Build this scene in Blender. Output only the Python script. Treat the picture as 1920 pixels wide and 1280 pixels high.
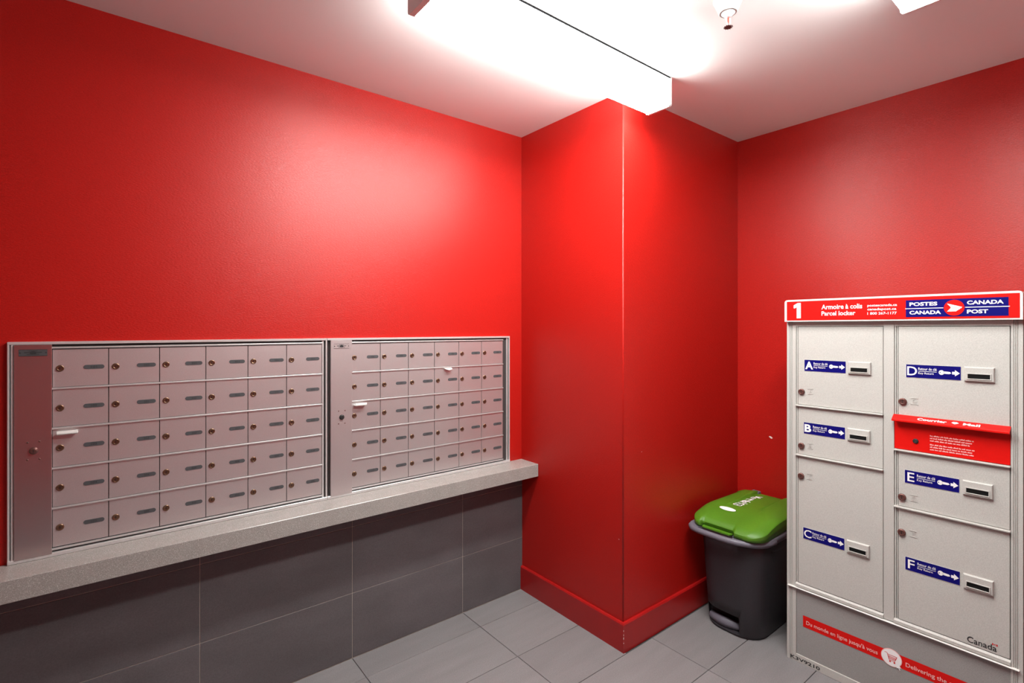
import bpy, bmesh, math, random
from mathutils import Vector, Matrix

random.seed(7)
for o in list(bpy.data.objects):
    bpy.data.objects.remove(o)
SC = bpy.context.scene
COL = SC.collection
PI = math.pi

# ------------------------------------------------------------------ camera
# world: X runs along the mailbox wall, Y runs towards it, Z up (metres)
cam_data = bpy.data.cameras.new('camera')
cam_data.sensor_width = 36.0
cam_data.sensor_fit = 'HORIZONTAL'
cam_data.lens = 957.26 / 1920 * 36
cam_data.shift_y = -24.33 / 1920
cam_data.clip_start = 0.02
cam = bpy.data.objects.new('camera', cam_data)
COL.objects.link(cam)
cam.location = (0, 0, 1.40)
cam.rotation_euler = (PI / 2, 0, math.radians(51.524 - 90))
SC.camera = cam

# ------------------------------------------------------------------ light and exposure
LAMP, LAMP_SIDE = 82.0, 21.0   # emission of the fluorescent diffusers' bottoms and sides (the only lamps in the room)
world = bpy.data.worlds.new('world')
SC.world = world
world.use_nodes = True
world.node_tree.nodes['Background'].inputs[0].default_value = (0.5, 0.5, 0.5, 1)
world.node_tree.nodes['Background'].inputs[1].default_value = 0.05
SC.view_settings.view_transform = 'Standard'
SC.view_settings.look = 'None'
SC.view_settings.gamma = 1.0
SC.view_settings.exposure = 0.0
SC.view_settings.use_curve_mapping = False
try:
    SC.cycles.max_bounces = 10
    SC.cycles.diffuse_bounces = 6
    SC.cycles.use_denoising = True
    SC.cycles.sample_clamp_indirect = 6
except Exception:
    pass

# ------------------------------------------------------------------ materials
def mat(name, col, rough=0.5, metal=0.0, spec=0.5, var=0.0, vscale=8.0, vstretch=(1, 1, 1),
        bump=0.0, bscale=400.0, bstretch=(1, 1, 1), emit=0.0, speck=None, grain=0.0, gscale=500.0, coat=0.0, objvar=0.0):
    m = bpy.data.materials.new(name)
    m.use_nodes = True
    nt = m.node_tree
    N, L = nt.nodes, nt.links
    b = N['Principled BSDF']
    b.inputs['Base Color'].default_value = (*col, 1)
    b.inputs['Roughness'].default_value = rough
    b.inputs['Metallic'].default_value = metal
    b.inputs['Specular IOR Level'].default_value = spec
    if coat:
        b.inputs['Coat Weight'].default_value = coat
        b.inputs['Coat Roughness'].default_value = 0.15
    if emit:
        b.inputs['Emission Color'].default_value = (0.965, 1.0, 0.955, 1)
        b.inputs['Emission Strength'].default_value = emit
    geo = N.new('ShaderNodeNewGeometry')
    def noise(scale, stretch, detail=3.0):
        mp = N.new('ShaderNodeMapping')
        mp.inputs['Scale'].default_value = stretch
        L.new(geo.outputs['Position'], mp.inputs['Vector'])
        n = N.new('ShaderNodeTexNoise')
        n.inputs['Scale'].default_value = scale
        n.inputs['Detail'].default_value = detail
        L.new(mp.outputs['Vector'], n.inputs['Vector'])
        return n
    last = None
    def mixin(fac_socket, amount, scale_dark=True):
        nonlocal last
        # multiply colour by 1 +- amount
        mr = N.new('ShaderNodeMapRange')
        mr.inputs['From Min'].default_value = 0.3
        mr.inputs['From Max'].default_value = 0.7
        mr.inputs['To Min'].default_value = 1 - amount
        mr.inputs['To Max'].default_value = 1 + amount
        L.new(fac_socket, mr.inputs['Value'])
        mx = N.new('ShaderNodeVectorMath')
        mx.operation = 'SCALE'
        if last is None:
            mx.inputs[0].default_value = col
        else:
            L.new(last, mx.inputs[0])
        L.new(mr.outputs['Result'], mx.inputs['Scale'])
        last = mx.outputs['Vector']
    if var:
        mixin(noise(vscale, vstretch).outputs['Fac'], var)
    if grain:
        mixin(noise(gscale, (1, 1, 1), 1.0).outputs['Fac'], grain)
    if objvar:
        oi = N.new('ShaderNodeObjectInfo')
        mixin(oi.outputs['Random'], objvar)
    if speck:
        n = noise(speck[1], (1, 1, 1), 1.0)
        r = N.new('ShaderNodeMapRange')
        r.inputs['From Min'].default_value = 0.60
        r.inputs['From Max'].default_value = 0.68
        L.new(n.outputs['Fac'], r.inputs['Value'])
        mx = N.new('ShaderNodeMix')
        mx.data_type = 'RGBA'
        L.new(r.outputs['Result'], mx.inputs['Factor'])
        if last is None:
            mx.inputs[6].default_value = (*col, 1)
        else:
            L.new(last, mx.inputs[6])
        mx.inputs[7].default_value = (*speck[0], 1)
        last = mx.outputs[2]
    if last is not None:
        L.new(last, b.inputs['Base Color'])
    if bump:
        bp = N.new('ShaderNodeBump')
        bp.inputs['Strength'].default_value = bump
        bp.inputs['Distance'].default_value = 0.002
        L.new(noise(bscale, bstretch, 2.0).outputs['Fac'], bp.inputs['Height'])
        L.new(bp.outputs['Normal'], b.inputs['Normal'])
    return m

M = {}
M['red_wall'] = mat('red wall covering', (0.400, 0.0095, 0.0065), 0.33, spec=0.34, grain=0.14, gscale=420, bump=0.35, bscale=330, bstretch=(0.35, 0.35, 1.6))
M['red_base'] = mat('red baseboard paint', (0.35, 0.007, 0.007), 0.32, spec=0.5, var=0.06, bump=0.05, bscale=60)
M['pale_wall'] = mat('pale wall paint', (0.72, 0.71, 0.69), 0.6, spec=0.3, bump=0.1, bscale=250)
M['ceiling'] = mat('white ceiling paint', (0.82, 0.80, 0.80), 0.85, spec=0.2, bump=0.1, bscale=200)
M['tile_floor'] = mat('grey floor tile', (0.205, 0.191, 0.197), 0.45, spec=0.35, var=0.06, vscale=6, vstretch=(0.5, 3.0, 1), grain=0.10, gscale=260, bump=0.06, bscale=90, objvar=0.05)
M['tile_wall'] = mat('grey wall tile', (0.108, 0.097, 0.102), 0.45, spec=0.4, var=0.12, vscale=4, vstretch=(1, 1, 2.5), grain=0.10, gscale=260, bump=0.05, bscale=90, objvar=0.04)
M['grout_floor'] = mat('dark floor grout', (0.055, 0.052, 0.053), 0.9, var=0.2, vscale=30)
M['grout_wall'] = mat('pale wall grout', (0.50, 0.44, 0.38), 0.9, var=0.1, vscale=30)
M['quartz'] = mat('speckled quartz', (0.30, 0.278, 0.262), 0.16, spec=0.5, var=0.05, vscale=20, speck=((0.50, 0.47, 0.45), 420), grain=0.16, gscale=300)
M['alu'] = mat('satin anodised aluminium', (0.63, 0.595, 0.60), 0.36, metal=0.75, spec=0.5, grain=0.07, gscale=700, bump=0.03, bscale=600)
M['alu_rail'] = mat('extruded aluminium rail', (0.60, 0.585, 0.585), 0.38, metal=0.6, spec=0.5, grain=0.04, gscale=500)
M['alu_strip'] = mat('smoother aluminium strip', (0.58, 0.53, 0.535), 0.24, metal=0.92, spec=0.5, grain=0.07, gscale=700, bump=0.03, bscale=600)
M['alu_bright'] = mat('bright aluminium trim', (0.74, 0.74, 0.74), 0.30, metal=0.55, spec=0.5, grain=0.03, gscale=500)
M['pan_edge'] = mat('dark pan edge', (0.010, 0.010, 0.011), 0.9, spec=0.1, grain=0.02)
M['dark_gap'] = mat('dark gap behind doors', (0.035, 0.026, 0.026), 0.8, var=0.1)
M['brass'] = mat('worn brass lock', (0.22, 0.14, 0.09), 0.30, metal=0.9, grain=0.1, gscale=900)
M['keyway'] = mat('black keyway', (0.012, 0.01, 0.01), 0.6, grain=0.1)
M['plate'] = mat('grey number plate', (0.075, 0.075, 0.080), 0.5, spec=0.2, grain=0.08, gscale=800)
M['digit'] = mat('black print', (0.016, 0.016, 0.018), 0.6, grain=0.05)
M['cab'] = mat('grey-beige powder coat', (0.485, 0.475, 0.452), 0.45, spec=0.4, grain=0.10, gscale=420, bump=0.08, bscale=450)
M['cab_base'] = mat('grey base panel', (0.29, 0.28, 0.275), 0.40, spec=0.4, grain=0.10, gscale=420, var=0.05, vscale=3, bump=0.06, bscale=450)
M['cab_white'] = mat('off-white header plastic', (0.74, 0.73, 0.70), 0.35, grain=0.02)
M['sign_red'] = mat('sign red', (0.62, 0.006, 0.004), 0.40, spec=0.2, grain=0.03)
M['sign_blue'] = mat('sign blue', (0.004, 0.003, 0.13), 0.4, spec=0.15, grain=0.05)
M['print_white'] = mat('white print', (0.86, 0.85, 0.86), 0.5, grain=0.02)
M['print_pink'] = mat('pale pink print', (0.85, 0.45, 0.43), 0.5, grain=0.02)
M['lock_cab'] = mat('dark bronze lock', (0.17, 0.075, 0.065), 0.38, metal=0.6, grain=0.1, gscale=900)
M['slot_black'] = mat('black slot', (0.008, 0.008, 0.008), 0.8, spec=0.1, grain=0.1)
M['bin_grey'] = mat('charcoal bin plastic', (0.028, 0.025, 0.030), 0.48, spec=0.4, grain=0.16, gscale=350, bump=0.12, bscale=500)
M['bin_rim'] = mat('grey rim plastic', (0.140, 0.132, 0.165), 0.42, spec=0.4, grain=0.10, gscale=350, bump=0.06, bscale=500)
M['lid_green'] = mat('green lid plastic', (0.070, 0.190, 0.010), 0.42, spec=0.4, var=0.08, vscale=9, grain=0.08, gscale=350, bump=0.06, bscale=500)
M['diffuser'] = mat('lit diffuser', (0.9, 0.9, 0.9), 0.5, emit=LAMP, grain=0.01)
M['diffuser_side'] = mat('lit diffuser side', (0.9, 0.9, 0.9), 0.5, emit=LAMP_SIDE, grain=0.01)
M['cap'] = mat('white lamp end cap', (0.80, 0.79, 0.78), 0.45, grain=0.02)
M['white_metal'] = mat('white enamel', (0.85, 0.85, 0.84), 0.3, grain=0.02)
M['steel'] = mat('brushed steel', (0.50, 0.46, 0.43), 0.3, metal=1.0, grain=0.04)
M['deflector'] = mat('dull bronze deflector', (0.14, 0.09, 0.09), 0.45, metal=0.7, grain=0.1)
M['bulb'] = mat('red glass bulb', (0.45, 0.05, 0.03), 0.1, grain=0.02)
M['paper'] = mat('white paper', (0.85, 0.85, 0.82), 0.7, grain=0.03)
M['flag_red'] = mat('flag red print', (0.60, 0.03, 0.03), 0.5, grain=0.03)
M['chip'] = mat('bare plaster chip', (0.80, 0.70, 0.68), 0.9, grain=0.05)

# ------------------------------------------------------------------ mesh helpers
def box(bm, x0, x1, y0, y1, z0, z1, mi=0, bev=0.0, seg=1):
    r = bmesh.ops.create_cube(bm, size=1.0)
    vs = r['verts']
    for v in vs:
        v.co = Vector(((x0 + x1) / 2 + v.co.x * (x1 - x0), (y0 + y1) / 2 + v.co.y * (y1 - y0), (z0 + z1) / 2 + v.co.z * (z1 - z0)))
    fs = {f for v in vs for f in v.link_faces}
    for f in fs:
        f.material_index = mi
    if bev:
        es = list({e for v in vs for e in v.link_edges})
        rr = bmesh.ops.bevel(bm, geom=es, offset=bev, segments=seg, affect='EDGES', profile=0.5)
        for f in rr['faces']:
            f.material_index = mi

def poly(bm, pts, mi=0):
    f = bm.faces.new([bm.verts.new(p) for p in pts])
    f.material_index = mi
    return f

def prism(bm, pts2, fn, d0, d1, mi=0):
    """pts2: outline (a, b); fn(a, b, d) -> 3D; extruded from d0 to d1."""
    A = [bm.verts.new(fn(a, b, d0)) for a, b in pts2]
    B = [bm.verts.new(fn(a, b, d1)) for a, b in pts2]
    n = len(pts2)
    fs = [bm.faces.new(A), bm.faces.new(B[::-1])]
    for i in range(n):
        fs.append(bm.faces.new((A[i], B[i], B[(i + 1) % n], A[(i + 1) % n])))
    for f in fs:
        f.material_index = mi

def lathe(bm, prof, c, axis='z', seg=20, mi=0, smooth=True):
    """prof: list of (radius, height along axis); closed with caps."""
    rings = []
    for r, h in prof:
        ring = []
        for i in range(seg):
            a = 2 * PI * i / seg
            p = {'z': (r * math.cos(a), r * math.sin(a), h), 'y': (r * math.cos(a), h, r * math.sin(a))}[axis]
            ring.append(bm.verts.new((c[0] + p[0], c[1] + p[1], c[2] + p[2])))
        rings.append(ring)
    for k in range(len(rings) - 1):
        for i in range(seg):
            f = bm.faces.new((rings[k][i], rings[k][(i + 1) % seg], rings[k + 1][(i + 1) % seg], rings[k + 1][i]))
            f.material_index = mi
            f.smooth = smooth
    for ring in (rings[0], rings[-1]):
        f = bm.faces.new(ring)
        f.material_index = mi

def loft(bm, loops, mi=0, caps=(True, True), smooth=True):
    R = [[bm.verts.new(p) for p in lp] for lp in loops]
    n = len(R[0])
    for k in range(len(R) - 1):
        for i in range(n):
            f = bm.faces.new((R[k][i], R[k][(i + 1) % n], R[k + 1][(i + 1) % n], R[k + 1][i]))
            f.material_index = mi
            f.smooth = smooth
    if caps[0]:
        f = bm.faces.new(R[0][::-1]); f.material_index = mi
    if caps[1]:
        f = bm.faces.new(R[-1]); f.material_index = mi

def tube(bm, pts, r, seg=10, mi=0, squash=1.0):
    pts = [Vector(p) for p in pts]
    rings = []
    for i, p in enumerate(pts):
        t = (pts[min(i + 1, len(pts) - 1)] - pts[max(i - 1, 0)]).normalized()
        up = Vector((0, 0, 1)) if abs(t.z) < 0.9 else Vector((0, 1, 0))
        a = t.cross(up).normalized()
        b = a.cross(t).normalized()
        rings.append([p + a * r * math.cos(2 * PI * k / seg) + b * r * squash * math.sin(2 * PI * k / seg) for k in range(seg)])
    loft(bm, rings, mi)

def new_obj(name, bm, mats, parent=None, loc=(0, 0, 0), rot=(0, 0, 0), recalc=True):
    if recalc:
        bmesh.ops.recalc_face_normals(bm, faces=bm.faces[:])
    me = bpy.data.meshes.new(name)
    bm.to_mesh(me)
    bm.free()
    for m in (mats if isinstance(mats, (list, tuple)) else [mats]):
        me.materials.append(M[m])
    o = bpy.data.objects.new(name, me)
    COL.objects.link(o)
    if parent:
        o.parent = parent
    o.location = loc
    o.rotation_euler = rot
    return o

def inst(src, parent, loc, name=None):
    c = src.copy()
    COL.objects.link(c)
    c.parent = parent
    c.location = loc
    return c

def thing(name, label, cat, loc, rotz=0.0, group=None):
    o = bpy.data.objects.new(name, None)
    o.empty_display_size = 0.1
    COL.objects.link(o)
    o.location = loc
    o.rotation_euler = (0, 0, rotz)
    o['label'] = label
    o['category'] = cat
    if group:
        o['group'] = group
    return o

def struct(name, bm, mats):
    o = new_obj(name, bm, mats)
    o['kind'] = 'structure'
    return o

# text: outlines taken from Blender's built-in font, fitted into a box
_tc = {}
def text_mesh(s, bold=0.0, shear=0.0):
    key = (s, bold, shear)
    if key not in _tc:
        cu = bpy.data.curves.new('t', 'FONT')
        cu.body = s
        cu.size = 1.0
        cu.resolution_u = 3
        cu.offset = bold
        cu.shear = shear
        ob = bpy.data.objects.new('t', cu)
        COL.objects.link(ob)
        bpy.context.view_layer.update()
        me = bpy.data.meshes.new_from_object(ob.evaluated_get(bpy.context.evaluated_depsgraph_get()))
        vs = [(v.co.x, v.co.y) for v in me.vertices]
        fs = [tuple(p.vertices) for p in me.polygons]
        bpy.data.objects.remove(ob)
        bpy.data.curves.remove(cu)
        bpy.data.meshes.remove(me)
        x0 = min(v[0] for v in vs); x1 = max(v[0] for v in vs)
        y0 = min(v[1] for v in vs); y1 = max(v[1] for v in vs)
        _tc[key] = (vs, fs, x0, x1, y0, y1)
    return _tc[key]

def text(bm, s, x0, x1, z0, z1, fn, mi=0, bold=0.0, shear=0.0):
    """fit the text's bounding box to x0..x1, z0..z1; fn maps (x, z) to 3D."""
    vs, fs, a0, a1, b0, b1 = text_mesh(s, bold, shear)
    V = [bm.verts.new(fn(x0 + (x - a0) / (a1 - a0) * (x1 - x0), z0 + (y - b0) / (b1 - b0) * (z1 - z0))) for x, y in vs]
    for f in fs:
        try:
            ff = bm.faces.new([V[i] for i in f])
            ff.material_index = mi
        except ValueError:
            pass

def flat(y):
    return lambda a, b: (a, y, b)

def disc(bm, cx, cz, rx, rz, fn, mi=0, seg=28):
    return poly(bm, [fn(cx + rx * math.cos(2 * PI * i / seg), cz + rz * math.sin(2 * PI * i / seg)) for i in range(seg)], mi)

# ------------------------------------------------------------------ room shell
WY, WX, CX, CY, ZC = 2.129, 2.737, 1.757, 1.435, 2.432     # mailbox wall, back wall, column faces, ceiling
XN, YN = -2.10, -1.60                                       # walls behind the camera
T = 0.12
bm = bmesh.new(); box(bm, XN - T, WX + T, YN - T, WY + T, -0.12, -0.004); floor = struct('floor', bm, 'grout_floor')
bm = bmesh.new(); box(bm, XN - T, WX + T, YN - T, WY + T, ZC, ZC + 0.12); struct('ceiling', bm, 'ceiling')
bm = bmesh.new(); box(bm, XN, WX, WY, WY + T, -0.004, ZC); wall_left = struct('wall_left', bm, 'red_wall')
bm = bmesh.new(); box(bm, WX, WX + T, YN - T, WY + T, -0.004, ZC); wall_back = struct('wall_back', bm, 'red_wall')
bm = bmesh.new(); box(bm, XN, WX, YN - T, YN, -0.004, ZC); struct('wall_right', bm, 'red_wall')
bm = bmesh.new(); box(bm, XN - T, XN, YN - T, WY + T, -0.004, ZC); struct('wall_front', bm, 'pale_wall')
# boxed column in the corner, with a rounded corner bead
bm = bmesh.new()
r = 0.005
pts = [(CX, WY), (WX, WY), (WX, CY)] + [(CX + r - r * math.sin(a), CY + r - r * math.cos(a)) for a in [i * PI / 2 / 6 for i in range(7)]]
prism(bm, pts, lambda a, b, d: (a, b, d), -0.004, ZC)
wall_column = struct('wall_column', bm, 'red_wall')
for f in wall_column.data.polygons:
    f.use_smooth = f.area < 0.01 and abs(f.normal.z) < 0.5
# baseboard round the column, with a small sloped top
bt, bh = 0.0125, 0.125
prof = [(0, -0.001), (bt, -0.001), (bt, bh - 0.006), (bt - 0.004, bh), (0, bh + 0.001)]
bm = bmesh.new()
path = [(WY - 0.008, 0), (0, 0)]
loops = []
loops.append([(CX - d, WY - 0.008, h) for d, h in prof])
loops.append([(CX - d, CY - d, h) for d, h in prof])
loops.append([(WX, CY - d, h) for d, h in prof])
loft(bm, loops, smooth=False)
bb = struct('baseboard_column', bm, 'red_base')
bm = bmesh.new(); loft(bm, [[(WX - d, CY - bt, h) for d, h in prof], [(WX - d, YN, h) for d, h in prof]], smooth=False); struct('baseboard_back', bm, 'red_base')
bm = bmesh.new(); loft(bm, [[(WX - bt, YN + d, h) for d, h in prof], [(XN, YN + d, h) for d, h in prof]], smooth=False); struct('baseboard_right', bm, 'red_base')
bm = bmesh.new(); loft(bm, [[(XN + d, YN + bt, h) for d, h in prof], [(XN + d, WY - 0.008, h) for d, h in prof]], smooth=False); struct('baseboard_front', bm, 'red_base')
# chipped paint
def chip(parent, pts):
    b = bmesh.new()
    n = len(pts)
    c = sum((Vector(p) for p in pts), Vector()) / n
    poly(b, pts)
    new_obj('paint_chip', b, 'chip', parent)
def chip_back(y, z, w, h):
    chip(wall_back, [(WX - 0.0006, y + w * a, z + h * b) for a, b in ((-1, -.3), (-.4, -.9), (.3, -.5), (1, .5), (.5, 1), (-.3, .6))])
chip_back(1.2555, 0.8275, 0.010, 0.007)
def chip_col(x, z, w, h):
    chip(wall_column, [(x + w * a, CY - 0.0006, z + h * b) for a, b in ((-1, -.3), (-.2, -.9), (1, .2), (.3, 1))])
chip_col(1.885, 0.846, 0.003, 0.002)
chip(wall_column, [(CX - 0.0006, 1.458 + 0.003 * a, 0.478 + 0.002 * c) for a, c in ((-1, -.8), (-.2, -1), (1, .3), (.4, 1))])
for z, h in ((0.098, 0.006), (0.080, 0.005), (0.066, 0.009), (0.045, 0.004)):
    e = 0.0006
    chip(bb, [(CX - bt - e, CY - bt + 0.0012, z - h * .5), (CX - bt - e, CY - bt - e, z - h * .6), (CX - bt + 0.002, CY - bt - e, z - h * .2),
              (CX - bt + 0.0012, CY - bt - e, z + h * .5), (CX - bt - e, CY - bt + 0.0008, z + h * .4)])

# floor tiles
g = 0.0013
us = [XN] + [0.818 + 0.558 * k for k in range(-6, 4)] + [WX]
us = sorted(u for u in us if XN <= u <= WX)
vs_ = [2.1205] + [1.970 - 0.2772 * k for k in range(0, 18)]
vs_ = [v for v in vs_ if v > YN] + [YN]
cache = {}
for i in range(len(us) - 1):
    for j in range(len(vs_) - 1):
        u0, u1, v1, v0 = us[i], us[i + 1], vs_[j], vs_[j + 1]
        if v0 > CY - 0.05:
            if u0 >= CX:
                continue
            u1 = min(u1, CX)
        if u1 - u0 < 0.02 or v1 - v0 < 0.02:
            continue
        key = (round(u1 - u0, 4), round(v1 - v0, 4))
        if key not in cache:
            b = bmesh.new()
            box(b, g, key[0] - g, g, key[1] - g, -0.006, 0.0, bev=0.0008)
            cache[key] = new_obj('tile', b, 'tile_floor', floor, (u0, v0, 0))
        else:
            inst(cache[key], floor, (u0, v0, 0))

# wall tiles below the counter
TY = 2.1212
b = bmesh.new(); box(b, XN, CX, 2.1228, WY, -0.004, 0.632)
new_obj('grout', b, 'grout_wall', wall_left)
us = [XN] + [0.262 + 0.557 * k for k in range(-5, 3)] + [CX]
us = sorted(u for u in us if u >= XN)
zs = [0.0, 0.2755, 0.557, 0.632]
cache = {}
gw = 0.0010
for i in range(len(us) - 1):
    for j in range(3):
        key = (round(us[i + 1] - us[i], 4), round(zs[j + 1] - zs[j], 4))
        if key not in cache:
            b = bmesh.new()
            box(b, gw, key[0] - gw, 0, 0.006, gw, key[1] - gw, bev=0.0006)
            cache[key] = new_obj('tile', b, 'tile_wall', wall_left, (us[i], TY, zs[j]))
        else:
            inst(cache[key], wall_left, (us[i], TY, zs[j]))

# ------------------------------------------------------------------ stone counter
b = bmesh.new(); box(b, XN, CX - 0.0005, 1.990, WY - 0.0005, 0.6325, 0.697, bev=0.0015)
counter = new_obj('counter', b, 'quartz')
counter['label'] = 'long speckled grey stone counter ledge under the two mailbox panels'
counter['category'] = 'counter'

# ------------------------------------------------------------------ mailbox panels
PZ0, PZ1 = 0.6975, 1.3597
ROWT, ROWP = 1.3385, 0.1237
def mailbox_panel(label, u0, u1, strip0, strip1, col0, pitch, left_trim, numbers, mirror_lock):
    root = thing('mailbox_panel', label, 'mailbox', (u0, TY, PZ0), 0, 'mailbox panels above the counter')
    X = lambda u: u - u0
    Z = lambda z: z - PZ0
    H = PZ1 - PZ0
    W = u1 - u0
    # back plate (dark gaps show it)
    b = bmesh.new(); box(b, 0.004, W - 0.004, 0.004, 0.0077, 0.004, H - 0.004); new_obj('back_plate', b, 'dark_gap', root)
    # outer trim frame: top, bottom, right and (first panel) left members with a raised outer lip
    b = bmesh.new()
    box(b, 0, W, -0.007, 0.0077, H - 0.0085, H, bev=0.001)
    box(b, 0, W, -0.009, 0.0077, 0.0, 0.0115, bev=0.001)
    cend = col0 + 6 * pitch
    box(b, W - 0.006, W, -0.007, 0.0077, 0.0065, H - 0.0085, bev=0.001)
    box(b, W - 0.019, W - 0.012, -0.002, 0.0077, 0.0065, H - 0.0085, bev=0.001)
    if left_trim:
        box(b, 0, 0.005, -0.007, 0.0077, 0.0065, H - 0.0085, bev=0.001)
        box(b, 0.0075, 0.0135, -0.006, 0.0077, 0.0065, H - 0.0085, bev=0.0015)
    new_obj('trim_frame', b, 'alu_bright', root)
    # lock strip (master door edge)
    s = bmesh.new()
    box(s, X(strip0), X(strip1), -0.010, 0.0075, 0.008, H - 0.009, bev=0.001)
    strip = new_obj('lock_strip', s, 'alu_strip' if left_trim else 'alu', root)
    sc = (strip0 + strip1) / 2
    b = bmesh.new()
    nx0, nx1, nz0, nz1 = X(sc) - 0.032, X(sc) + 0.032, Z(1.3165), Z(1.3365)
    box(b, nx0, nx1, -0.0108, -0.0098, nz0, nz1, 0)
    for a0, a1, c0, c1 in ((nx0, nx1, nz1 - 0.0012, nz1), (nx0, nx1, nz0, nz0 + 0.0012), (nx0 + .012, nx0 + .024, nz0 + .010, nz0 + .0125),
                           (nx1 - .024, nx1 - .012, nz0 + .010, nz0 + .0125), (nx0 + .018, nx1 - .018, nz0 + .0045, nz0 + .0065), (nx0 + .022, nx1 - .022, nz0 + .0145, nz0 + .0160)):
        poly(b, [(a0, -0.0111, c0), (a1, -0.0111, c0), (a1, -0.0111, c1), (a0, -0.0111, c1)], 1)
    disc(b, X(sc), (nz0 + nz1) / 2, 0.008, 0.0045, flat(-0.0112), 1)
    for sx in (nx0 + 0.003, nx1 - 0.003):
        disc(b, sx, (nz0 + nz1) / 2, 0.0022, 0.0022, flat(-0.0112), 1, 10)
    new_obj('maker_plate', b, ['plate' if left_trim else 'alu', 'digit'], strip)
    b = bmesh.new()
    lathe(b, [(0.0105, -0.009), (0.0105, -0.012), (0.0085, -0.016), (0.006, -0.0165)], (X(sc + 0.001), 0, Z(1.030)), 'y', 18)
    box(b, X(sc + 0.001) - 0.0008, X(sc + 0.001) + 0.0008, -0.0172, -0.016, Z(1.030) - 0.004, Z(1.030) + 0.004, 1)
    new_obj('lock', b, [mirror_lock, 'keyway'], strip)
    sc_src = None
    for dx in (-0.0135, 0.0135):
        for dz in (0.0265, -0.0265):
            loc = (X(sc + 0.001) + dx, -0.010, Z(1.030) + dz)
            if sc_src is None:
                b = bmesh.new(); lathe(b, [(0.0024, 0.001), (0.0024, -0.0008), (0.001, -0.0014)], (0, 0, 0), 'y', 8)
                sc_src = new_obj('screw', b, 'lock_cab', strip, loc)
            else:
                inst(sc_src, strip, loc)
    # pull tab on the strip side of the third row
    b = bmesh.new()
    px = X(strip1) + 0.001
    pz = Z(ROWT - 2 * ROWP)
    box(b, px + 0.010, px + 0.060, -0.021, 0.001, pz - 0.019, pz - 0.0165, bev=0.0006)
    box(b, px + 0.010, px + 0.060, -0.021, -0.019, pz - 0.0195, pz - 0.0085, bev=0.0006)
    new_obj('pull_tab', b, 'paper', root)
    # rails between the rows
    rail = None
    rx0, rx1 = X(strip1) - 0.001, X(cend)
    for k in range(0, 6):
        z = Z(ROWT - k * ROWP)
        if rail is None:
            b = bmesh.new(); box(b, 0, rx1 - rx0, -0.0045, 0.006, -0.0028, 0.0028, bev=0.0010, seg=2)
            rail = new_obj('rail', b, 'alu_rail', root, (rx0, 0, z + 0.002))
        else:
            inst(rail, root, (rx0, 0, z - (0.001 if k < 5 else 0.0028)))
    # thirty doors
    first = {}
    gd = 0.0011
    for r_ in range(5):
        for c_ in range(6):
            dx = X(col0 + c_ * pitch)
            dz = Z(ROWT - (r_ + 1) * ROWP)
            cut = max(0.0, X(strip1) - dx) if c_ == 0 else 0.0
            kd = 'first' if cut > 0.004 else 'std'
            if kd not in first:
                b = bmesh.new(); box(b, gd, pitch - gd, 0, 0.0035, 0.0030, ROWP - 0.0035, bev=0.0006)
                d = new_obj('door', b, 'alu', root, (dx, 0, dz))
                b = bmesh.new()
                lathe(b, [(0.0102, 0.0005), (0.0102, -0.0018), (0.0088, -0.0032), (0.0066, -0.0030), (0.0055, -0.0022)], (0, 0, 0), 'y', 18)
                box(b, -0.0009, 0.0009, -0.0032, -0.0018, -0.0042, 0.0042, 1)
                lk = new_obj('lock', b, ['brass', 'keyway'], d, (0.0184, 0, ROWP * 0.496))
                first[kd] = (d, lk)
            else:
                d = inst(first[kd][0], root, (dx, 0, dz))
                lk = inst(first[kd][1], d, (0.0184, 0, ROWP * 0.496))
            # oval number plate with printed number
            b = bmesh.new()
            n = 8
            hw, hh = 0.0262, 0.0066
            pts = [(hw - hh + hh * math.cos(-PI / 2 + PI * i / n), hh * math.sin(-PI / 2 + PI * i / n)) for i in range(n + 1)]
            pts += [(-hw + hh + hh * math.cos(PI / 2 + PI * i / n), hh * math.sin(PI / 2 + PI * i / n)) for i in range(n + 1)]
            prism(b, pts, lambda a, c, d_: (a, d_, c), -0.0010, 0.0004, 0)
            text(b, numbers[r_][c_], -0.0075, 0.0075, -0.0035, 0.0035, flat(-0.0013), 1, 0.01)
            new_obj('number_plate', b, ['plate', 'digit'], d, (0.1003, 0, ROWP * 0.505))
    return root

num1 = [[str(100 * (c + 1) + r + 1) for c in range(6)] for r in range(5)]
num2 = [[str(100 * (c + 1) + r + 6) for c in range(6)] for r in range(5)]
mailbox_panel('left silver mailbox panel with brown-locked doors, farther from the red column', -0.2302, 0.7105, -0.2155, -0.1310,
              -0.1310, 0.1371, True, num1, 'lock_cab')
mailbox_panel('right silver mailbox panel with a black-locked strip, nearer the red column', 0.7115, 1.6664, 0.7240, 0.8140,
              0.8090, 0.1360, False, num2, 'keyway')
# slip of paper poking out under a rail
b = bmesh.new()
poly(b, [(0, 0.000, 0.003), (0.044, 0.000, 0.002), (0.043, -0.016, -0.004), (0.022, -0.020, -0.009), (0.005, -0.014, -0.003)])
bmesh.ops.solidify(b, geom=b.faces[:], thickness=0.0008)
slip = new_obj('paper_slip', b, 'paper', None, (1.264, TY - 0.0005, 1.2095))
slip['label'] = 'small white paper slip poking out below the top row of the right mailbox panel'
slip['category'] = 'paper'

# ------------------------------------------------------------------ parcel locker
# local frame: x to the right along its front, y into the cabinet, z up
KX, KY = 2.274, 0.976
CW, CD, CH = 0.718, 0.448, 1.43
locker = thing('parcel_locker', 'tall grey-beige parcel locker with red header sign and lettered doors beside the bin', 'locker', (KX, KY, 0), -PI / 2)
b = bmesh.new()
YF = 0.0
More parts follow.
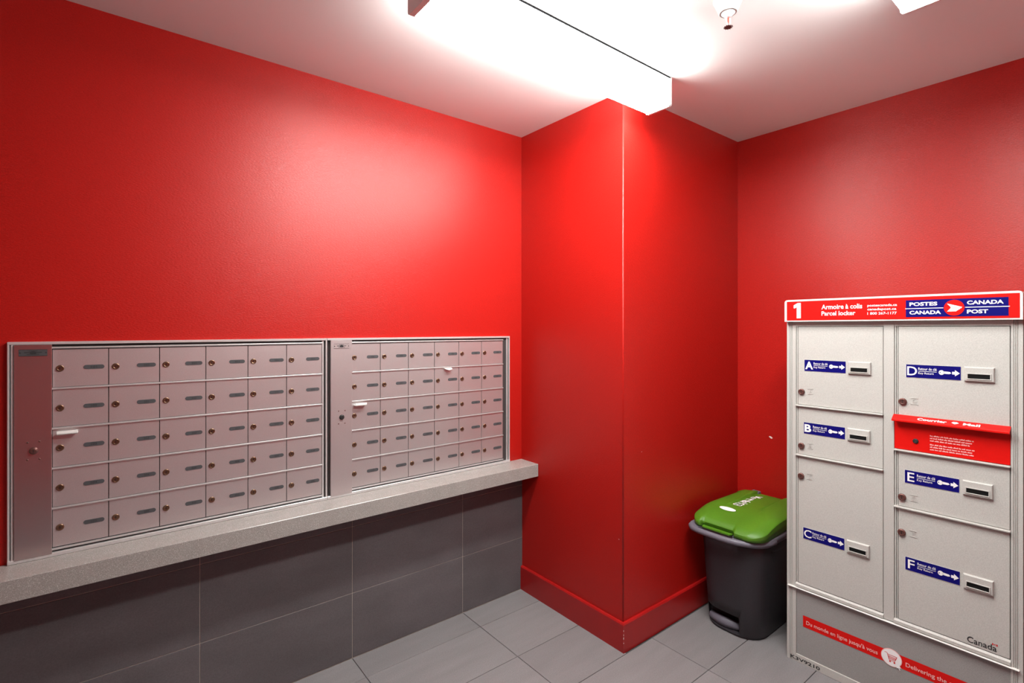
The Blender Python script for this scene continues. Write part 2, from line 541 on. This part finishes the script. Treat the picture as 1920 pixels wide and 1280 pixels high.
# carcass: sides, back, top, base; posts with grooves
box(b, 0.0, 0.012, 0.004, CD, 0.0, CH)
box(b, CW - 0.012, CW, 0.004, CD, 0.0, CH)
box(b, 0.012, CW - 0.012, CD - 0.012, CD, 0.0, CH)
box(b, 0.012, CW - 0.012, 0.004, CD - 0.012, CH - 0.012, CH)
def post(x0, w, z0, z1, grooves):
    pts = [(x0, 0.02), (x0, 0.001), (x0 + 0.001, 0.0)]
    for gx in grooves:
        pts += [(x0 + gx - 0.0018, 0.0), (x0 + gx, 0.0028), (x0 + gx + 0.0018, 0.0)]
    pts += [(x0 + w - 0.001, 0.0), (x0 + w, 0.001), (x0 + w, 0.02)]
    prism(b, pts, lambda a, c, d: (a, c, d), z0, z1)
post(0.0, 0.037, 0.0, CH, (0.012, 0.0165, 0.0215))
post(CW - 0.029, 0.029, 0.0, CH, (0.0075, 0.012, 0.0165))
post(0.346, 0.033, 0.318, CH, ())
# thin jamb strips beside the doors' hinge edges
box(b, 0.0385, 0.0425, 0.003, 0.02, 0.33, 1.409)
box(b, 0.3805, 0.3845, 0.003, 0.02, 0.33, 1.409)
box(b, 0.3865, 0.3895, 0.004, 0.02, 0.33, 1.409)
# top rail under the header, sill and base rail
box(b, 0.037, CW - 0.029, 0.0015, 0.02, 1.409, CH)
prism(b, [(0.003, 0.334), (0.020, 0.334), (0.020, 0.318), (-0.004, 0.318), (-0.004, 0.3285)], lambda a, c, d: (d, a, c), 0.037, 0.346)
prism(b, [(0.003, 0.334), (0.020, 0.334), (0.020, 0.318), (-0.004, 0.318), (-0.004, 0.3285)], lambda a, c, d: (d, a, c), 0.379, CW - 0.029)
box(b, 0.037, CW - 0.029, 0.0, 0.02, 0.0, 0.033, bev=0.001)
new_obj('body', b, 'cab', locker)
b = bmesh.new(); box(b, 0.0125, CW - 0.0125, 0.0205, 0.026, 0.034, 1.417); new_obj('back_liner', b, 'dark_gap', locker)
# slim drip edge between doors and base
b = bmesh.new(); box(b, 0.006, CW - 0.008, -0.010, 0.004, 0.3118, 0.3150, bev=0.0008); new_obj('drip_edge', b, 'cab_white', locker)
# rails between doors
for x0, x1, zz in ((0.037, 0.346, 1.0785), (0.037, 0.346, 0.8715), (0.379, 0.689, 0.748), (0.379, 0.689, 0.956)):
    b = bmesh.new(); box(b, x0, x1, -0.009, 0.018, zz - 0.0035, zz + 0.0025, bev=0.0012); new_obj('door_rail', b, 'cab', locker)

# header
HX0, HX1, HY, HZ0, HZ1 = 0.0005, 0.7195, -0.022, 1.4288, 1.5195
b = bmesh.new()
r = 0.011
outl = [(HX0, HZ0), (HX1, HZ0)] + [(HX1 - r + r * math.cos(a), HZ1 - r + r * math.sin(a)) for a in [i * PI / 2 / 5 for i in range(6)]] + \
       [(HX0 + r - r * math.sin(a), HZ1 - r + r * math.cos(a)) for a in [i * PI / 2 / 5 for i in range(6)]]
prism(b, outl, lambda a, c, d: (a, d, c), HY, CD)
header = new_obj('header', b, 'cab_white', locker)
b = bmesh.new()
ys = HY - 0.0012
SX0, SX1, SZ0, SZ1 = 0.0100, 0.7125, 1.4340, 1.5125
box(b, SX0, SX1, ys, HY + 0.001, SZ0, SZ1, 0)
f1, f2, f3 = flat(ys - 0.0006), flat(ys - 0.0012), flat(ys - 0.0018)
def quad(bm_, x0, x1, z0, z1, fn, mi):
    poly(bm_, [fn(x0, z0), fn(x1, z0), fn(x1, z1), fn(x0, z1)], mi)
# numeral 1
poly(b, [f1(*p) for p in ((0.0495, 1.4425), (0.0655, 1.4425), (0.0655, 1.506), (0.0530, 1.506), (0.0375, 1.4965), (0.0375, 1.4845), (0.0415, 1.4838), (0.0495, 1.4885))], 1)
text(b, 'Armoire à colis', 0.1435, 0.2846, 1.4765, 1.4955, f1, 1, 0.022)
text(b, 'Parcel locker', 0.1435, 0.2620, 1.4515, 1.4690, f1, 1, 0.022)
text(b, 'postescanada.ca', 0.3015, 0.394, 1.4795, 1.4915, f1, 1, 0.015)
text(b, 'canadapost.ca', 0.3015, 0.392, 1.4655, 1.4770, f1, 1, 0.015)
text(b, '1 800 267-1177', 0.3015, 0.393, 1.4520, 1.4615, f1, 1, 0.015)
quad(b, 0.4200, 0.6870, 1.4410, 1.5010, f1, 2)
quad(b, 0.4185, 0.6900, 1.4698, 1.4722, f2, 1)
text(b, 'POSTES', 0.4306, 0.509, 1.4798, 1.4930, f2, 1, 0.035)
text(b, 'CANADA', 0.4306, 0.519, 1.4500, 1.4630, f2, 1, 0.035)
text(b, 'CANADA', 0.5866, 0.676, 1.4798, 1.4930, f2, 1, 0.035)
text(b, 'POST', 0.5866, 0.639, 1.4500, 1.4630, f2, 1, 0.035)
disc(b, 0.5535, 1.4705, 0.0285, 0.0285, f2, 2)
disc(b, 0.5535, 1.4705, 0.0270, 0.0270, flat(ys - 0.0015), 0)
# winged mark in the circle: one long blade over four feathers
cx, cz = 0.5535, 1.4705
poly(b, [f3(cx + x, cz + z) for x, z in ((-0.0185, 0.0145), (-0.006, 0.0110), (0.0215, 0.0020), (0.0200, 0.0005), (-0.0085, 0.0005), (-0.0100, 0.0040))], 1)
for k in range(4):
    zt = -0.0003 - k * 0.0032
    poly(b, [f3(cx + x, cz + z) for x, z in ((-0.0105 - k * 0.0028, zt - 0.0024), (0.0180 - k * 0.0042, zt - 0.0024), (0.0205 - k * 0.0042, zt), (-0.0090 - k * 0.0022, zt))], 1)
new_obj('sign', b, ['sign_red', 'print_white', 'sign_blue'], header)

# doors with lock, embossed letter, key-return label and key slot
def locker_door(letter, x0, x1, z0, z1, sx, sz, lx, lz, bold):
    b = bmesh.new()
    box(b, x0 + 0.001, x1 - 0.001, 0.0015, 0.018, z0, z1, bev=0.0012)
    # embossed letter between two embossed lines
    ex0, ex1 = lx + 0.0225, lx + 0.0445
    ez = lz + 0.0045
    box(b, ex0, ex1, 0.0002, 0.002, ez + 0.0095, ez + 0.0112)
    box(b, ex0, ex1, 0.0002, 0.002, ez - 0.0118, ez - 0.0100)
    text(b, letter, ex0 + 0.006, ex1 - 0.004, ez - 0.0068, ez + 0.0062, flat(-0.0001), 0)
    d = new_obj('door', b, 'cab', locker)
    b = bmesh.new()
    lathe(b, [(0.0125, 0.002), (0.0125, -0.003), (0.0112, -0.0055), (0.0078, -0.0062), (0.0068, -0.0050)], (lx, 0, lz), 'y', 20)
    box(b, lx - 0.001, lx + 0.001, -0.0058, -0.0045, lz - 0.005, lz + 0.005, 1)
    new_obj('lock', b, ['lock_cab', 'keyway'], d)
    # blue label
    w, h = 0.1515, 0.0462
    b = bmesh.new()
    box(b, sx - 0.001, sx + w, 0.0006, 0.0018, sz - h / 2 - 0.0012, sz + h / 2, 1)
    F1, F2 = flat(0.0000), flat(-0.0006)
    quad(b, sx, sx + w, sz - h / 2, sz + h / 2, F1, 0)
    U = lambda u: sx + u * w
    V = lambda v: sz + (v - 0.5) * h
    lw = {'A': 0.20, 'B': 0.17, 'C': 0.19, 'D': 0.19, 'E': 0.135, 'F': 0.13}[letter]
    text(b, letter, U(0.022 + (0.03 if letter in 'EF' else 0)), U(0.022 + (0.03 if letter in 'EF' else 0) + lw), V(0.16), V(0.85), F2, 1, bold)
    text(b, 'Retour de clé', U(0.235), U(0.575), V(0.60), V(0.80), F2, 1, 0.008)
    quad(b, U(0.235), U(0.575), V(0.495), V(0.525), F2, 1)
    text(b, 'Key Return', U(0.235), U(0.520), V(0.25), V(0.44), F2, 1, 0.008)
    # key with a bow, shaft and an arrow pointing at the slot
    disc(b, U(0.662), V(0.5), 0.0075, 0.0082, F2, 1, 18)
    disc(b, U(0.638), V(0.5), 0.0016, 0.0018, flat(-0.0009), 0, 8)
    poly(b, [F2(U(x), V(z)) for x, z in ((0.70, 0.42), (0.80, 0.41), (0.835, 0.47), (0.815, 0.57), (0.70, 0.60))], 1)
    poly(b, [F2(U(x), V(z)) for x, z in ((0.850, 0.40), (0.900, 0.40), (0.900, 0.27), (0.985, 0.50), (0.900, 0.73), (0.900, 0.60), (0.850, 0.60))], 1)
    new_obj('key_return_label', b, ['sign_blue', 'print_white'], d)
    # key slot plate
    px0, px1 = sx + 0.1605, sx + 0.2370
    pz0, pz1 = sz - 0.0248, sz + 0.0242
    b = bmesh.new()
    yb, yt = 0.002, -0.0075
    c = 0.003
    loft(b, [[(px0, yb, pz0), (px1, yb, pz0), (px1, yb, pz1), (px0, yb, pz1)],
             [(px0 + .001, yt + .002, pz0 + .001), (px1 - .001, yt + .002, pz0 + .001), (px1 - .001, yt + .002, pz1 - .001), (px0 + .001, yt + .002, pz1 - .001)],
             [(px0 + c, yt, pz0 + c), (px1 - c, yt, pz0 + c), (px1 - c, yt, pz1 - c), (px0 + c, yt, pz1 - c)]], smooth=False)
    # raised lip round the slot
    qx0, qx1, qz0, qz1 = px0 + 0.0105, px1 - 0.0105, sz - 0.0145, sz + 0.0005
    t = 0.0030
    for a0, a1, c0, c1 in ((qx0 - t, qx1 + t, qz1, qz1 + t), (qx0 - t, qx1 + t, qz0 - t, qz0), (qx0 - t, qx0, qz0, qz1), (qx1, qx1 + t, qz0, qz1)):
        box(b, a0, a1, yt - 0.0025, yt + 0.001, c0, c1, bev=0.0005)
    quad(b, qx0, qx1, qz0, qz1, flat(yt - 0.0004), 1)
    new_obj('key_slot', b, ['cab', 'slot_black'], d)
    return d

C0, C1, D0, D1 = 0.0435, 0.345, 0.3905, 0.688
locker_door('A', C0, C1, 1.0820, 1.4070, 0.0700, 1.2473, 0.0590, 1.1360, 0.035)
locker_door('B', C0, C1, 0.8750, 1.0740, 0.0675, 0.9873, 0.0585, 0.9105, 0.035)
locker_door('C', C0, C1, 0.3360, 0.8675, 0.0655, 0.5500, 0.0570, 0.7840, 0.010)
dD = locker_door('D', D0, D1, 1.0830, 1.4070, 0.4150, 1.2470, 0.4050, 1.1340, 0.010)
dE = locker_door('E', D0, D1, 0.7515, 0.9515, 0.4110, 0.8638, 0.4030, 0.7850, 0.010)
dF = locker_door('F', D0, D1, 0.3360, 0.7440, 0.4125, 0.5490, 0.4020, 0.6560, 0.010)
# government wordmark with a small flag on door F
b = bmesh.new()
text(b, 'Canada', 0.5825, 0.6560, 0.3440, 0.3645, flat(0.0008), 0, 0.012)
quad(b, 0.6445, 0.6480, 0.3630, 0.3690, flat(0.0008), 1)
quad(b, 0.6545, 0.6580, 0.3630, 0.3690, flat(0.0008), 1)
poly(b, [(0.6490 + x, 0.0008, 0.3660 + z) for x, z in ((0, 0), (.0022, -.002), (.0044, 0), (.0022, .0026))], 1)
new_obj('wordmark', b, ['digit', 'flag_red'], dF)

# red courier mail slot
b = bmesh.new()
box(b, 0.3800, 0.688, 0.0005, 0.018, 0.9600, 1.0800, bev=0.001)
courier = new_obj('courier_box', b, 'sign_red', locker)
courier['label'] = 'red courier mail slot front between doors D and E'
b = bmesh.new()
hood = [(0.0005, 1.0855), (-0.0235, 1.0715), (-0.0260, 1.0690), (-0.0260, 1.0640), (-0.0235, 1.0630), (-0.0215, 1.0660), (0.0005, 1.0790)]
prism(b, hood, lambda a, c, d: (d, a, c), 0.3775, 0.6895)
def slope(x, s):   # s: distance down the hood's slope from its top edge, measured upwards for text
    k = (0.0260 - s) / 0.0278
    return (x, 0.0005 - 0.024 * k - 0.0004, 1.0855 - 0.014 * k + 0.0007)
text(b, 'Courrier', 0.4510, 0.5320, 0.0035, 0.0165, slope, 1, 0.03)
poly(b, [slope(x, s) for x, s in ((0.5440, 0.0105), (0.5490, 0.0160), (0.5580, 0.0160), (0.5640, 0.0105), (0.5540, 0.0035))], 1)
text(b, 'Mail', 0.5750, 0.6180, 0.0035, 0.0160, slope, 1, 0.03)
new_obj('lid', b, ['sign_red', 'print_white'], courier)
b = bmesh.new()
lathe(b, [(0.0085, 0.001), (0.0085, -0.002), (0.0068, -0.004), (0.005, -0.0035)], (0.4430, 0, 0.9965), 'y', 18)
box(b, 0.4422, 0.4438, -0.0044, -0.003, 0.993, 1.000, 1)
new_obj('lock', b, ['digit', 'steel'], courier)
# small print: two paragraphs of three lines, too fine to read in the photograph
b = bmesh.new()
rnd = random.Random(3)
for k, (zz, xe) in enumerate(((1.0195, 0.6000), (1.0110, 0.5990), (1.0025, 0.5900), (0.9885, 0.6020), (0.9800, 0.5960), (0.9715, 0.6010))):
    x = 0.4835
    while x < xe - 0.003:
        w = min(rnd.uniform(0.006, 0.017), xe - x)
        # each word as a row of small letter strokes
        n = max(2, int(w / 0.0022))
        for i in range(n):
            a = x + w * i / n
            hh = rnd.choice((0.0034, 0.0034, 0.0048))
            quad(b, a, a + w / n * 0.82, zz, zz + hh, flat(-0.0001), 0)
        x += w + 0.0018
new_obj('small_print', b, 'print_pink', courier)

# base panel with slogan strip
b = bmesh.new(); box(b, 0.0375, CW - 0.0295, 0.004, 0.018, 0.0335, 0.3115); base = new_obj('base_panel', b, 'cab_base', locker)
b = bmesh.new()
quad(b, 0.063, 0.668, 0.1570, 0.2040, flat(0.0032), 0)
FA, FB, FC = flat(0.0024), flat(0.0018), flat(0.0012)
text(b, "Du monde en ligne jusqu'à vous", 0.0760, 0.3270, 0.1660, 0.1870, FA, 2, 0.012)
text(b, 'Delivering the online world', 0.4130, 0.6400, 0.1660, 0.1860, FA, 2, 0.012)
ccx, ccz, rr = 0.3700, 0.1815, 0.0325
disc(b, ccx, ccz, rr, rr, FA, 2, 32)
disc(b, ccx, ccz, rr - 0.0020, rr - 0.0020, FB, 1, 32)
# shopping cart: handle, basket with bars, wheels
def stroke(p, q, w, fn, mi):
    p, q = Vector(p), Vector(q)
    n = (q - p).normalized()
    n = Vector((-n.y, n.x)) * w / 2
    poly(b, [fn(*(p + n)), fn(*(q + n)), fn(*(q - n)), fn(*(p - n))], mi)
for p, q in (((-0.021, 0.014), (-0.0135, 0.014)), ((-0.0135, 0.014), (-0.007, -0.0095)), ((-0.012, 0.009), (0.017, 0.009)), ((0.017, 0.009), (0.0125, -0.0045)),
             ((-0.0095, 0.0035), (0.0150, 0.0035)), ((-0.0085, -0.0005), (0.0138, -0.0005)), ((-0.0078, -0.0045), (0.0125, -0.0045)), ((-0.007, -0.0095), (0.0125, -0.0095))):
    stroke((ccx + p[0], ccz + p[1]), (ccx + q[0], ccz + q[1]), 0.0016, FC, 0)
for wx in (-0.004, 0.0095):
    disc(b, ccx + wx, ccz - 0.0145, 0.0028, 0.0028, FC, 0, 12)
# cursor arrow at the lower right of the circle
poly(b, [flat(0.0006)(ccx + 0.0165 + x, ccz - 0.0145 + z) for x, z in ((0, 0.006), (0.0150, -0.010), (0.0082, -0.0105), (0.0115, -0.0180), (0.0085, -0.0192), (0.0052, -0.0118), (0, -0.0150))], 1)
new_obj('slogan_strip', b, ['sign_red', 'print_white', 'print_pink'], base)
# stamped code on the base rail
b = bmesh.new()
text(b, 'K3V9210', 0.0150, 0.1290, 0.0070, 0.0215, flat(-0.0006), 0, 0.02)
new_obj('code', b, 'digit', locker)

# ------------------------------------------------------------------ organics bin
# local frame: x to the right along its front, y towards the back wall, z up
bin_root = thing('waste_bin', 'charcoal plastic bin with green lid standing on the floor between column and locker', 'bin', (2.238, 1.222, 0), -PI / 2)
def rrect(x0, x1, y0, y1, rf, rb, z, n=7):
    """rounded rectangle: rf radius of the front corners (y0), rb of the rear ones."""
    P = []
    for cx_, cy_, r_, a0 in ((x1 - rf, y0 + rf, rf, -PI / 2), (x1 - rb, y1 - rb, rb, 0), (x0 + rb, y1 - rb, rb, PI / 2), (x0 + rf, y0 + rf, rf, PI)):
        for i in range(n):
            a = a0 + PI / 2 * i / (n - 1)
            zz = z(cy_ + r_ * math.sin(a)) if callable(z) else z
            P.append((cx_ + r_ * math.cos(a), cy_ + r_ * math.sin(a), zz))
    return P
b = bmesh.new()
H0 = 0.455
def body_loop(t, grow=0.0):
    w = 0.134 + 0.026 * t + grow
    y0 = 0.0 - 0.010 * t - grow
    y1 = 0.345 + 0.055 * t + grow
    return rrect(-w, w, y0, y1, 0.102 - 0.012 * t, 0.05, H0 * t)
L0 = [(x * 0.95, 0.17 + (y - 0.17) * 0.95, 0.0) for x, y, z in body_loop(0)]
L1 = [(x, y, 0.014) for x, y, z in body_loop(0.02)]
loft(b, [L0, L1, body_loop(0.3), body_loop(0.6), body_loop(0.85), body_loop(1.0)])
me_body = new_obj('body', b, 'bin_grey', bin_root)
b = bmesh.new(); box(b, -0.112, 0.054, -0.05, 0.055, 0.014, 0.093, bev=0.006, seg=2)
cut = new_obj('cutter', b, 'slot_black')
cut.parent = bin_root
md = me_body.modifiers.new('recess', 'BOOLEAN')
md.operation = 'DIFFERENCE'
md.solver = 'EXACT'
md.object = cut
bpy.context.view_layer.update()
baked = bpy.data.meshes.new_from_object(me_body.evaluated_get(bpy.context.evaluated_depsgraph_get()))
me_body.modifiers.clear()
me_body.data = baked
bpy.data.objects.remove(cut)
# curved foot grip inside the recess
b = bmesh.new()
lo = []
for i in range(9):
    s = i / 8
    x = -0.108 + 0.156 * s
    bow = 0.012 * math.sin(PI * s)
    y = 0.030 - bow * 2.0
    lo.append([(x, y + 0.020, 0.018), (x, y, 0.018), (x, y - 0.002, 0.030 + bow * 0.6), (x, y + 0.004, 0.042 + bow), (x, y + 0.020, 0.046 + bow)])
loft(b, lo)
new_obj('foot_grip', b, 'bin_rim', bin_root)
# raised arc on the right-hand side
b = bmesh.new()
pts = []
for i in range(13):
    s = i / 12
    y = 0.085 + 0.19 * s
    z = 0.405 - 0.018 * math.sin(PI * s)
    pts.append((0.134 + 0.026 * z / H0 - 0.0015, y, z))
tube(b, pts, 0.003, 6)
new_obj('embossed_arc', b, 'bin_grey', bin_root)
# rim collar
b = bmesh.new()
def rl(gx, gf, gb, z, rf=0.09):
    return rrect(-0.158 - gx, 0.158 + gx, -0.012 - gf, 0.400 + gb, rf, 0.055, z)
loft(b, [rl(-0.002, -0.002, 0, 0.425), rl(0.008, 0.006, 0.005, 0.432), rl(0.018, 0.012, 0.015, 0.452), rl(0.020, 0.014, 0.020, 0.462), rl(0.016, 0.010, 0.020, 0.468), rl(-0.004, -0.010, 0.0, 0.468)])
rim = new_obj('rim', b, 'bin_rim', bin_root)
# front handle loop, standing clear of the lid
b = bmesh.new()
pts = []
for x, y in ((-0.176, 0.085), (-0.180, 0.045), (-0.178, 0.005), (-0.168, -0.030), (-0.146, -0.052), (-0.112, -0.061), (-0.055, -0.064), (0.0, -0.064), (0.040, -0.061), (0.078, -0.052), (0.114, -0.032), (0.144, 0.000), (0.166, 0.045), (0.174, 0.085)):
    pts.append((x, y, 0.452))
tube(b, pts, 0.013, 10)
# webs that join the loop to the rim, left and right of the hand hole
poly_l = [(-0.176, 0.03), (-0.168, -0.030), (-0.146, -0.052), (-0.120, -0.058), (-0.112, -0.03), (-0.120, 0.03)]
poly_r = [(0.050, -0.058), (0.080, -0.050), (0.114, -0.030), (0.156, 0.03), (0.11, 0.05), (0.046, -0.010)]
for P in (poly_l, poly_r):
    prism(b, P, lambda a, c, d: (a, c, d), 0.448, 0.464)
new_obj('handle', b, 'bin_rim', bin_root)
# lid: skirt, rounded shoulder, nearly flat top that rises to the back
NX0, NX1 = -0.108, 0.040          # the recess in the lid's front edge, over the hand hole
LW, LY0, LY1, LRF, LRB = 0.174, -0.046, 0.440, 0.075, 0.030
def lid_half(y):
    """half width of the lid's rounded outline at depth y"""
    if y < LY0 + LRF:
        d = LY0 + LRF - y
        return LW - LRF + math.sqrt(max(0.0, LRF * LRF - d * d))
    if y > LY1 - LRB:
        d = y - (LY1 - LRB)
        return LW - LRB + math.sqrt(max(0.0, LRB * LRB - d * d))
    return LW - 0.008 * max(0.0, (y - 0.15) / 0.29)
def lid_base(y):
    return 0.498 + 0.044 * math.sin(PI / 2 * min(1.0, (y - LY0) / 0.21))
def lid_top(x, y):
    w = lid_half(y)
    d = min(w - abs(x), y - LY0 + 0.010, LY1 - y + 0.02)   # distance to the outline
    k = max(0.0, min(1.0, d / 0.050))
    z = lid_base(y) - 0.017 * (1 - k) ** 2
    back = max(0.0, min(1.0, (y - 0.13) / 0.20))
    ax = abs(x)
    line = 0.066 + 0.05 * max(0.0, (0.20 - y) / 0.2)
    if ax > line:
        z += 0.012 * back * max(0.0, 1 - (ax - line) / 0.085)
    z -= 0.014 * back * math.exp(-((ax - line + 0.002) / 0.0048) ** 2)
    return z
def notch(x):
    return max(0.0, min(1.0, (x - NX0 + 0.008) / 0.008, (NX1 + 0.014 - x) / 0.014))
b = bmesh.new()
NXC, NYC = 84, 56
rows = []
for j in range(NYC + 1):
    t = j / NYC
    y = LY0 + (LY1 - LY0) * (1 - math.cos(PI * t)) / 2
    w = lid_half(y)
    row = []
    for i in range(NXC + 1):
        x = w * (2 * i / NXC - 1)
        row.append(b.verts.new((x, y + 0.020 * notch(x) * max(0.0, 1 - t / 0.30), lid_top(x, y))))
    rows.append(row)
for j in range(NYC):
    for i in range(NXC):
        f = b.faces.new((rows[j][i], rows[j][i + 1], rows[j + 1][i + 1], rows[j + 1][i])); f.smooth = True
edge = rows[0][:] + [rows[j][-1] for j in range(1, NYC + 1)] + rows[-1][-2::-1] + [rows[j][0] for j in range(NYC - 1, 0, -1)]
prev = edge
for drop in (0.35, 1.0):
    cur = []
    for v in edge:
        q = notch(v.co.x) if v.co.y < LY0 + 0.030 and abs(v.co.x) < LW - LRF + 0.012 else 0.0
        cur.append(b.verts.new((v.co.x * (1 - 0.006 * drop), v.co.y + q * 0.004 * min(1.0, drop * 2.2), v.co.z + (0.467 + 0.018 * max(0.0, (v.co.y + 0.046) / 0.486) - v.co.z) * drop)))
    n = len(edge)
    for i in range(n):
        f = b.faces.new((prev[i], prev[(i + 1) % n], cur[(i + 1) % n], cur[i])); f.smooth = drop > 0.5
    prev = cur
b.faces.new(prev)
# grip tab below the front edge
prism(b, [(NX0 + 0.002, -0.024), (NX0 + 0.008, -0.047), (NX1 - 0.006, -0.047), (NX1, -0.024)], lambda a, c, d: (a, c, d), 0.468, 0.4735)
lid = new_obj('lid', b, 'lid_green', bin_root)
# prints on the lid, parallel to its sloping top
def lidmap(x, y):
    return (x, y, lid_top(x, y) + 0.0014)
b = bmesh.new()
poly(b, [lidmap(-0.050 + 0.040 * math.cos(2 * PI * i / 28), 0.092 + 0.0165 * math.sin(2 * PI * i / 28)) for i in range(28)])
new_obj('oval_label', b, 'print_white', lid)
b = bmesh.new()
# the word reads from the hinge towards the front: right = -y, up = +x
def lettermap(a, c):
    return lidmap(-0.060 + c, 0.375 - a)
text(b, 'Montréal', 0.0, 0.165, 0.0, 0.046, lettermap, 0, 0.03)
# rosette of four looped petals
for k in range(4):
    a = PI / 4 + k * PI / 2
    ccx_, ccy_ = -0.040 + 0.013 * math.cos(a), 0.178 + 0.015 * math.sin(a)
    ring_o = [lidmap(ccx_ + 0.0125 * math.cos(2 * PI * i / 16), ccy_ + 0.0140 * math.sin(2 * PI * i / 16)) for i in range(16)]
    ring_i = [lidmap(ccx_ + 0.0072 * math.cos(2 * PI * i / 16), ccy_ + 0.0085 * math.sin(2 * PI * i / 16)) for i in range(16)]
    VO = [b.verts.new(p) for p in ring_o]; VI = [b.verts.new(p) for p in ring_i]
    for i in range(16):
        b.faces.new((VO[i], VO[(i + 1) % 16], VI[(i + 1) % 16], VI[i]))
new_obj('printed_word', b, 'print_white', lid)
# hinges at the back
for x in (-0.085, 0.085):
    b = bmesh.new()
    box(b, x - 0.022, x + 0.022, 0.425, 0.458, 0.470, 0.546, bev=0.006, seg=2)
    new_obj('hinge', b, 'bin_rim', bin_root)

# ------------------------------------------------------------------ fluorescent ceiling fixtures
def fixture(label, vc):
    x0, x1 = 0.690, 1.822
    root = thing('ceiling_light', label, 'light', ((x0 + x1) / 2, vc, ZC), 0, 'fluorescent ceiling lights')
    L = x1 - x0
    hw, dz = 0.060, 0.118
    def prof(hw, dz, r):
        P = [(-hw, -0.0005)]
        P += [(-hw + r - r * math.cos(a), -dz + r - r * math.sin(a)) for a in [i * PI / 2 / 4 for i in range(5)]]
        P += [(hw - r + r * math.sin(a), -dz + r - r * math.cos(a)) for a in [i * PI / 2 / 4 for i in range(5)]]
        P += [(hw, -0.0005)]
        return P
    b = bmesh.new()
    prism(b, prof(hw - 0.001, dz - 0.001, 0.012), lambda a, c, d: (d, a, c), -L / 2 + 0.016, L / 2 - 0.010)
    b.normal_update()
    for f in b.faces:
        f.material_index = 1 if abs(f.calc_center_median().z + dz / 2) < dz / 2 - 0.013 else 0
    new_obj('diffuser', b, ['diffuser', 'diffuser_side'], root)
    # ceiling pan edge showing as a thin line along the top of the diffuser
    b = bmesh.new()
    box(b, -L / 2 + 0.010, L / 2 - 0.008, -hw - 0.0015, -hw + 0.003, -0.0062, -0.0005)
    box(b, -L / 2 + 0.010, L / 2 - 0.008, hw - 0.003, hw + 0.0015, -0.0062, -0.0005)
    new_obj('pan', b, 'pan_edge', root)
    for s0, s1 in ((-L / 2, -L / 2 + 0.017), (L / 2 - 0.011, L / 2)):
        b = bmesh.new()
        prism(b, prof(hw + 0.0015, dz + 0.0015, 0.012), lambda a, c, d: (d, a, c), s0, s1)
        new_obj('end_cap', b, 'cap', root)
fixture('long white fluorescent light on the ceiling, ending just before the red column', 1.297)
fixture('white fluorescent light on the ceiling, cut off at the top right', 0.400)

# ------------------------------------------------------------------ fire sprinkler
spr = thing('sprinkler', 'small white pendent fire sprinkler on the ceiling between the two lights', 'sprinkler', (1.526, 0.831, ZC))
b = bmesh.new()
lathe(b, [(0.044, -0.0005), (0.044, -0.004), (0.040, -0.012), (0.030, -0.036), (0.0275, -0.043), (0.0255, -0.045), (0.024, -0.041)], (0, 0, 0), 'z', 28)
new_obj('escutcheon', b, 'white_metal', spr)
b = bmesh.new()
lathe(b, [(0.020, -0.038), (0.020, -0.046), (0.013, -0.050), (0.010, -0.056), (0.0075, -0.058)], (0, 0, 0), 'z', 18)
new_obj('body', b, 'white_metal', spr)
for s in (-1, 1):
    b = bmesh.new()
    tube(b, [(s * 0.0085, 0, -0.052), (s * 0.0105, 0, -0.060), (s * 0.0105, 0, -0.070), (s * 0.007, 0, -0.079), (s * 0.002, 0, -0.084)], 0.0024, 8)
    new_obj('frame_arm', b, 'white_metal', spr)
b = bmesh.new(); lathe(b, [(0.001, -0.057), (0.0026, -0.060), (0.0026, -0.077), (0.001, -0.080)], (0, 0, 0), 'z', 10); new_obj('bulb', b, 'bulb', spr)
b = bmesh.new()
lathe(b, [(0.004, -0.081), (0.0065, -0.086), (0.003, -0.088)], (0, 0, 0), 'z', 12)
n = 24
pr = []
for i in range(n * 2):
    a = PI * i / n
    rr_ = 0.0138 if i % 4 < 2 else 0.0100
    pr.append((rr_ * math.cos(a), rr_ * math.sin(a)))
prism(b, pr, lambda a, c, d: (a, c, d), -0.0890, -0.0875)
new_obj('deflector', b, 'deflector', spr)
